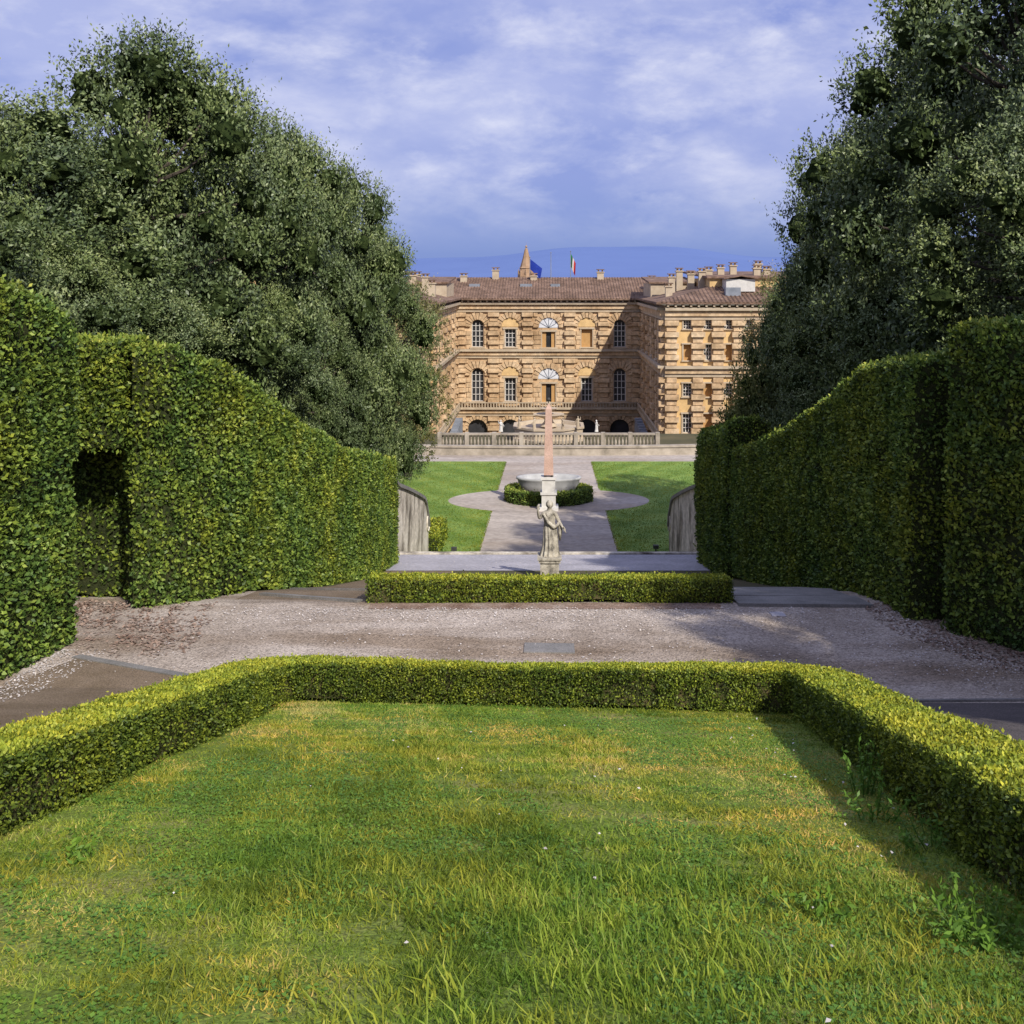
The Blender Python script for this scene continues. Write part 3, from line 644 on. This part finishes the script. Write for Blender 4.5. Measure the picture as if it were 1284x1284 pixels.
    for j in range(len(floors)):
        za=zf[j]+(floors[j-1][1]*.36 if j else 0); zb=floors[j][0]-floors[j][1]*1.12
        nr=max(1,int((zb-za)/pitch)); ph=(zb-za)/nr
        for k in range(nr):
            q0=za+k*ph+.03; q1=za+(k+1)*ph-.05; alt=k%2
            for s in piers:
                hw,dd=(.82,.70) if alt else (.60,.40)
                B['stone'].box(s-hw,s+hw,0,dd,q0,q1,T)
            if bands:
                x=s0+.05+(.6 if alt else 0)
                while x<length-.2:
                    L=rng.uniform(1.2,1.7); x2=min(x+L-.05,length-.05); cz=(q0+q1)/2; ok=True; xa,xb=x,x2
                    for s in piers:
                        if xa<s+.85 and xb>s-.85:
                            if xa>s-.85: xa=s+.85
                            elif xb<s+.85: xb=s-.85
                            else: ok=False
                    for o in openings:
                        rr=o['w']/2; m=.12; sp=o['z1']-rr if o.get('arch') else o['z1']; ro=o.get('ring',0); cc=o.get('rz',sp)
                        lim=0
                        if q1>o['z0']-.3 and q0<sp+.1: lim=rr+m
                        if ro and q1>cc: 
                            dz=max(0,q0-cc)
                            if dz<ro+.12: lim=max(lim,math.sqrt((ro+.12)**2-dz*dz)+.05)
                        if lim and xa<o['s']+lim and xb>o['s']-lim:
                            if xa>o['s']-lim: xa=o['s']+lim
                            elif xb<o['s']+lim: xb=o['s']-lim
                            else: 
                                if o['s']-xa>xb-o['s']: xb=o['s']-lim
                                else: xa=o['s']+lim
                    if ok and xb-xa>.15: B['stone'].box(xa,xb,0,rng.uniform(.15,.2),q0,q1,T)
                    x+=L
    return T
ZB=-24.2; ZE=-3.1
floors=[(-19.0,.9,.9),(-10.55,.9,.8),(-3.7,1.0,.9)]
def bay(s,center=False):
    if center:
        return [dict(s=s,w=1.9,z0=-10.0,z1=-7.7,kind='lun',frame=.25,ring=2.15,rin=1.5,rz=-7.1,lunpanel=(-7.1,1.45),lp='w'),
                dict(s=s,w=2.0,z0=-18.0,z1=-15.3,kind='lun',frame=.25,ring=2.3,rin=1.6,rz=-14.6,lunpanel=(-14.6,1.55),lp='w')]
    return [dict(s=s,w=1.75,z0=-9.95,z1=-5.95,arch=True,kind='win',ring=2.0,rin=1.05,rz=-6.95,sill=True),
            dict(s=s,w=1.8,z0=-17.9,z1=-13.1,arch=True,kind='win',ring=2.15,rin=1.15,rz=-14.1,sill=True)]
ops=[]
for s,c in ((-10.4,0),(-5.6,0),(0,1),(5.6,0),(10.4,0)):
    b=bay(s+13.7,c)
    if s in(-5.6,5.6):
        for o in b: o['arch']=False; o['z1']-=1.35; o['w']=1.6; o['frame']=.22; o.pop('sill'); o['rin']=1.35; o['rz']=o['z1']+.35; o['ring']=2.05; o['lunpanel']=(o['z1']+.35,1.3)
        if s>0: b[0]['kind']='shutter'
    ops+=b
    if c==0: ops.append(dict(s=s+13.7,w=2.8,z0=-24,z1=-20.5,arch=True,ring=2.0))
piers=[13.7+s for s in (-12.9,-8.05,-3.1,3.1,8.05,12.9)]
Tb=facade((-13.7,150),(1,0),(0,-1),27.4,ZB,ZE,ops,piers,floors)
for sx in (-1,1):
    ops=[]
    for s in (4.4,10.2,16.,21.8):
        ops+=bay(s); ops.append(dict(s=s,w=2.8,z0=-24,z1=-20.5,arch=True,ring=2.0))
    facade((sx*13.7,150),(0,-1),(-sx,0),29,ZB,ZE,ops,[1.4,7.3,13.1,18.9,25.2,28.2],floors)
    ops=[]
    for i,s in enumerate((2.7,5.1,7.5,9.9,12.3,17,20,23)):
        ops.append(dict(s=s,w=.95,z0=-5.9 ,z1=-4.6,kind='win',frame=.14))
        ops.append(dict(s=s,w=.95,z0=-9.6,z1=-7.7,kind='shutter' if i%2==0 else 'win',frame=.16))
        ops.append(dict(s=s,w=1.05,z0=-13.9,z1=-12.3,kind='shutter' if i%3==1 else 'win',frame=.16))
        ops.append(dict(s=s,w=1.1,z0=-18.2,z1=-15.9,kind='win' if i%2==0 else 'shutter',frame=.18))
    facade((sx*13.7,121),(sx,0),(0,-1),27,ZB,ZE,ops,[.8]+[3.9,6.3,8.7,11.1,13.6],floors[1:],wallmat='stucco',bands=False)
def balus(x0,x1,y,z,axis='x'):
    b=B['trim']
    for t in np.arange(x0,x1,.42):
        if axis=='x': b.box(t,t+.16,y-.08,y+.08,z,z+.6)
        else: b.box(y-.08,y+.08,t,t+.16,z,z+.6)
    if axis=='x': b.box(x0,x1,y-.12,y+.12,z+.602,z+.72)
    else: b.box(y-.12,y+.12,x0,x1,z+.602,z+.72)
balus(-12.7,12.7,149.2,-18.68)
for sx in (-1,1): balus(121.5,149,sx*12.95,-18.68,'y')
R_=B['roof']
def slab(p,th=.25):
    t=[(x,y,z+th) for x,y,z in p]; R_.add(list(p)+t,[(0,1,2,3),(4,5,6,7),(0,1,5,4),(1,2,6,5),(2,3,7,6),(3,0,4,7)])
slab([(-15.2,148.6,-3.05),(15.2,148.6,-3.05),(15.2,159,.0),(-15.2,159,.0)])
slab([(-22,159,.02),(18.5,159,.02),(18.5,172,-4),(-22,172,-4)])
slab([(-30,156.8,-.7),(-15.25,156.8,-.7),(-15.25,159,.02),(-30,159,.02)])
for x in np.arange(-15,15.1,.42):
    R_.add([(x,148.55,-2.79),(x+.2,148.55,-2.79),(x+.2,159,.26),(x,159,.26),(x+.1,148.55,-2.69),(x+.1,159,.36)],[(0,1,4),(3,2,5),(0,4,5,3),(1,4,5,2)])
for sx in (-1,1):
    xa,xb=sx*12.6,sx*42; 
    slab([(xa,119.8,-2.95),(xb,119.8,-2.95),(xb,127,-1.2),(sx*20,127,-1.2)])
    slab([(xa,119.81,-2.94),(sx*20,127.01,-1.19),(sx*20,150,-1.19),(xa,150,-2.94)])
    for x in np.arange(13.2,40,.5):
        yb=127 if x>20 else 119.8+(x-12.6)/7.4*7.2
        zb_=-2.95+(yb-119.8)/7.2*1.75
        R_.add([(sx*x,119.75,-2.7),(sx*(x+.24),119.75,-2.7),(sx*(x+.24),yb,zb_+.25),(sx*x,yb,zb_+.25),(sx*(x+.12),119.75,-2.58),(sx*(x+.12),yb,zb_+.37)],[(0,1,4),(0,4,5,3),(1,4,5,2)])
    for x in np.arange(14,40,.9): B['trim'].box(sx*x-.12,sx*x+.12,119.95,120.1+.9,-3.25,-2.97)
    B['stucco'].box(min(sx*20,sx*42),max(sx*20,sx*42),127.2,150,-1.0,.1); slab([(sx*19.6,126.8,.1),(sx*42.4,126.8,.1),(sx*42.4,151,.9),(sx*19.6,151,.9)])
    B['white'].box(min(sx*21.5,sx*25),max(sx*21.5,sx*25),124,126.9,-1.5,.0); 
    B['grey'].box(min(sx*21.2,sx*23),max(sx*21.2,sx*23),122.6,123.6,-2.2,-1.0)
    slab([(sx*21.2,123.6,.0),(sx*23.3,123.6,.35),(sx*23.3,127.2,.35),(sx*21.2,127.2,.0)],.12)
    slab([(sx*25.3,123.6,.0),(sx*23.3,123.6,.35),(sx*23.3,127.2,.35),(sx*25.3,127.2,.0)],.12)
for x in np.arange(-13.5,13.6,.9): B['trim'].box(x-.12,x+.12,148.9,149.95,-3.35,-3.07)
def chim(x,y,z0,h,w=.45):
    B['trim'].box(x-w,x+w,y-w,y+w,z0,z0+h); B['trim'].box(x-w-.12,x+w+.12,y-w-.12,y+w+.12,z0+h,z0+h+.14)
    for a in (-1,1): B['stone'].box(x+a*w*.6-.1,x+a*w*.6+.1,y-w*.7,y+w*.7,z0+h+.142,z0+h+.4)
    slab([(x-w-.1,y-w-.1,z0+h+.402),(x+w+.1,y-w-.1,z0+h+.402),(x+w+.1,y+w+.1,z0+h+.45),(x-w-.1,y+w+.1,z0+h+.45)],.1)
for x,y,z,h in ((-13,157,-.8,1.2),(-8.2,158.5,-.4,1.7),(-15.8,155,-2,1.5),(-19.5,152,-2,2.6),(8,158.4,-.4,1.4),(-2.3,158,-.4,.8),(15.3,152,-2,2.0)): chim(x,y,z,h,.5)
for x,y,z,h in ((16.2,135,-2,2.2),(17.6,138,-2,3.0),(18.6,134,-2,2.6),(19.6,131,-1.5,2.4),(20.8,133,0,1.1),(22.5,134,0,1.4),(24.3,135,0,1.7),(26.6,131,0,1.3),(27.4,134,0,1.9),(28.3,133,0,1.2),(15,128,-2.4,1.4),(-16,133,-2,2.2),(-18,136,-2,2.4),(-14.8,130,-2.4,1.8),(-20,134,0,1.2)): chim(x,y,z,h,.42)
B['trim'].box(13.8,19.5,138.5,149,-2.6,-.6); B['trim'].box(-19.5,-13.8,138.5,149,-2.6,-.6)
slab([(13.5,138.2,-.6),(19.8,138.2,-.6),(19.8,149.3,.1),(13.5,149.3,.1)]); slab([(-13.5,138.2,-.6),(-19.8,138.2,-.6),(-19.8,149.3,.1),(-13.5,149.3,.1)])
for x,w in ((-11.2,.8),(-3.4,.9),(1.0,.7)): B['grey'].box(x-w,x+w,154.2,155.6,-1.5,-.72)
for sx in (-1,1):
    for k in range(14):
        x=sx*(12.9-.05*k); B['grey'].box(min(x,x-sx*.9),max(x,x-sx*.9),122+k*.95,122.93+k*.95,-24,-20.9+.2*k)
names=dict(stone='stone_walls',stucco='stucco_walls',trim='cornices_and_frames',roof='roof_tiles',glass='window_glass',white='window_bars',lunette='lunettes',shutter='shutters',grey='lead_work')
for k,b in B.items(): b.make(names[k],k,PAL)
bt=empty('bell_tower',(-9.2,420,0)); mb=MB()
mb.lathe([(3.0,-26),(3.0,.5),(3.5,.7),(3.5,1.4),(2.9,1.6),(2.6,4.3),(2.9,4.5),(2.5,5.0),(1.5,8.5),(.6,12.4),(.3,12.8)],(0,0,0),8); mb.lathe([(.05,12.8),(.5,13.2),(.3,13.7),(.04,13.9),(.04,15)],(0,0,0),8)
for k in range(8):
    a=k*math.pi/4; mb.lathe([(.35,0),(.35,1.6),(.05,2.8)],(3.1*math.cos(a),3.1*math.sin(a),1.4),6)
mb.make('tower_and_spire','tower',bt)
def flag(name,x,y,z0,z1,cols,fw,fh,droop):
    E=empty(name,(x,y,0)); mb=MB(); mb.tube([(0,0,z0),(0,0,z1)],[.07,.05],8); mb.lathe([(.02,0),(.12,.1),(.02,.22)],(0,0,z1),8); mb.make('pole','grey',E)
    n=len(cols)
    for i,c in enumerate(cols):
        m=MB(); K=6; J=6; vs=[]
        for a in range(K+1):
            for b in range(J+1):
                t=(i+a/K)/n; s=b/J
                vs.append((fw*t*(1-.15*s),.25*math.sin(t*9+s*2),z1-.15-fh*s-droop*t))
        m.add(vs,[(a*(J+1)+b,(a+1)*(J+1)+b,(a+1)*(J+1)+b+1,a*(J+1)+b+1) for a in range(K) for b in range(J)])
        m.make('cloth_%s'%c,c,E,True)
flag('blue_flag',-2.9,158.5,0,3.3,['blue'],1.9,1.6,1.5)
flag('tricolour_flag',3.4,158.5,0,4.2,['gcl','white','rcl'],.8,2.0,1.6)
flag('flag_pole',.35,158.5,0,4.0,[],0,0,0)
# ---------------------------------------------------------------- hills
def hz(X,Y):
    t=np.clip((Y-3500)/3500,0,1); t=t*t*(3-2*t)
    r=95+125*np.exp(-((X-450)/1150.)**2)+12*np.sin(X/310.)+7*np.sin(X/130.+1)+60*np.exp(-((X-3200)/900.)**2)
    return -24.5+(r+24)*t*np.where(Y>7000,1-(Y-7000)/9000,1)+ 10*t*np.sin(X/500+Y/400)
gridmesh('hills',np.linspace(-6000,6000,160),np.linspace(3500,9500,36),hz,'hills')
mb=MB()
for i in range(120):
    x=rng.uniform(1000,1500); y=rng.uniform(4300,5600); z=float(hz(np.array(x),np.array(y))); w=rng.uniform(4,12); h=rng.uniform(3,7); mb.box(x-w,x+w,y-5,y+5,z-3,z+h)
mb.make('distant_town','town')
# ---------------------------------------------------------------- light, sky, camera
az=math.radians(29); el=math.radians(40)
sdir=Vector((math.sin(az)*math.cos(el),-math.cos(az)*math.cos(el),math.sin(el)))
L=bpy.data.lights.new('sun','SUN'); L.energy=5.0; L.angle=math.radians(.6); L.color=(1,.94,.84)
lo=bpy.data.objects.new('sun',L); COL.objects.link(lo); lo.rotation_euler=sdir.to_track_quat('Z','Y').to_euler()
W=bpy.data.worlds.new('World'); sc.world=W; W.use_nodes=True; nt=W.node_tree
bg=nt.nodes['Background']; bg.inputs[1].default_value=.12
sky=nt.nodes.new('ShaderNodeTexSky'); sky.sky_type='NISHITA'; sky.sun_disc=False; sky.sun_elevation=el; sky.sun_rotation=math.atan2(sdir.x,sdir.y)
tc=nt.nodes.new('ShaderNodeTexCoord')
def wn(scale,stretch,detail,rough,dist=0,rot=(0,0,0),loc=(0,0,0)):
    mp=nt.nodes.new('ShaderNodeMapping'); mp.inputs['Scale'].default_value=stretch; mp.inputs['Rotation'].default_value=rot; mp.inputs['Location'].default_value=loc
    nt.links.new(tc.outputs['Generated'],mp.inputs[0]); n=nt.nodes.new('ShaderNodeTexNoise'); n.inputs['Scale'].default_value=scale
    n.inputs['Detail'].default_value=detail; n.inputs['Roughness'].default_value=rough; n.inputs['Distortion'].default_value=dist
    nt.links.new(mp.outputs[0],n.inputs['Vector']); return n.outputs['Fac']
def mul(a,k):
    m=nt.nodes.new('ShaderNodeMath'); m.operation='MULTIPLY'; nt.links.new(a,m.inputs[0])
    if isinstance(k,(int,float)): m.inputs[1].default_value=k
    else: nt.links.new(k,m.inputs[1])
    return m.outputs[0]
n1=maprange(nt,wn(4,(1,1,2.0),4,.5,.1,(0,.25,0)),.38,.62)
n2=maprange(nt,wn(8,(1,1,2.1),11,.60,.15,(0,-.35,0),(.3,.1,.2)),.45,.64)
n3=maprange(nt,wn(3.4,(1,1,2.0),9,.55,.1,(0,-.3,0),(1.3,.6,.9)),.45,.60)
n4=maprange(nt,wn(14,(1,1,2.4),9,.62,.2,(0,-.4,0),(.7,.2,.5)),.40,.66,.35,1)
cl=mixc(nt,(2.2,2.75,6.0),(3.6,4.0,6.8),n1)
cl=mixc(nt,cl,(6.4,6.5,8.0),mul(mul(n2,.85),n4))
cl=mixc(nt,cl,(6.2,6.3,7.9),mul(mul(n3,.75),n4))
sp=nt.nodes.new('ShaderNodeSeparateXYZ'); nt.links.new(tc.outputs['Generated'],sp.inputs[0])
hzf=maprange(nt,sp.outputs[2],.025,.10)
cl=mixc(nt,(1.55,2.35,5.5),cl,hzf)
out=mixc(nt,sky.outputs[0],cl,.9)
nt.links.new(out,bg.inputs[0])
cam=bpy.data.cameras.new('camera'); co=bpy.data.objects.new('camera',cam); COL.objects.link(co)
cam.lens=36; cam.sensor_width=36; cam.shift_y=-.2274; cam.shift_x=-.0358; cam.clip_end=20000; cam.clip_start=.05
co.location=(0,0,0); co.rotation_euler=(math.radians(90),0,0); sc.camera=co
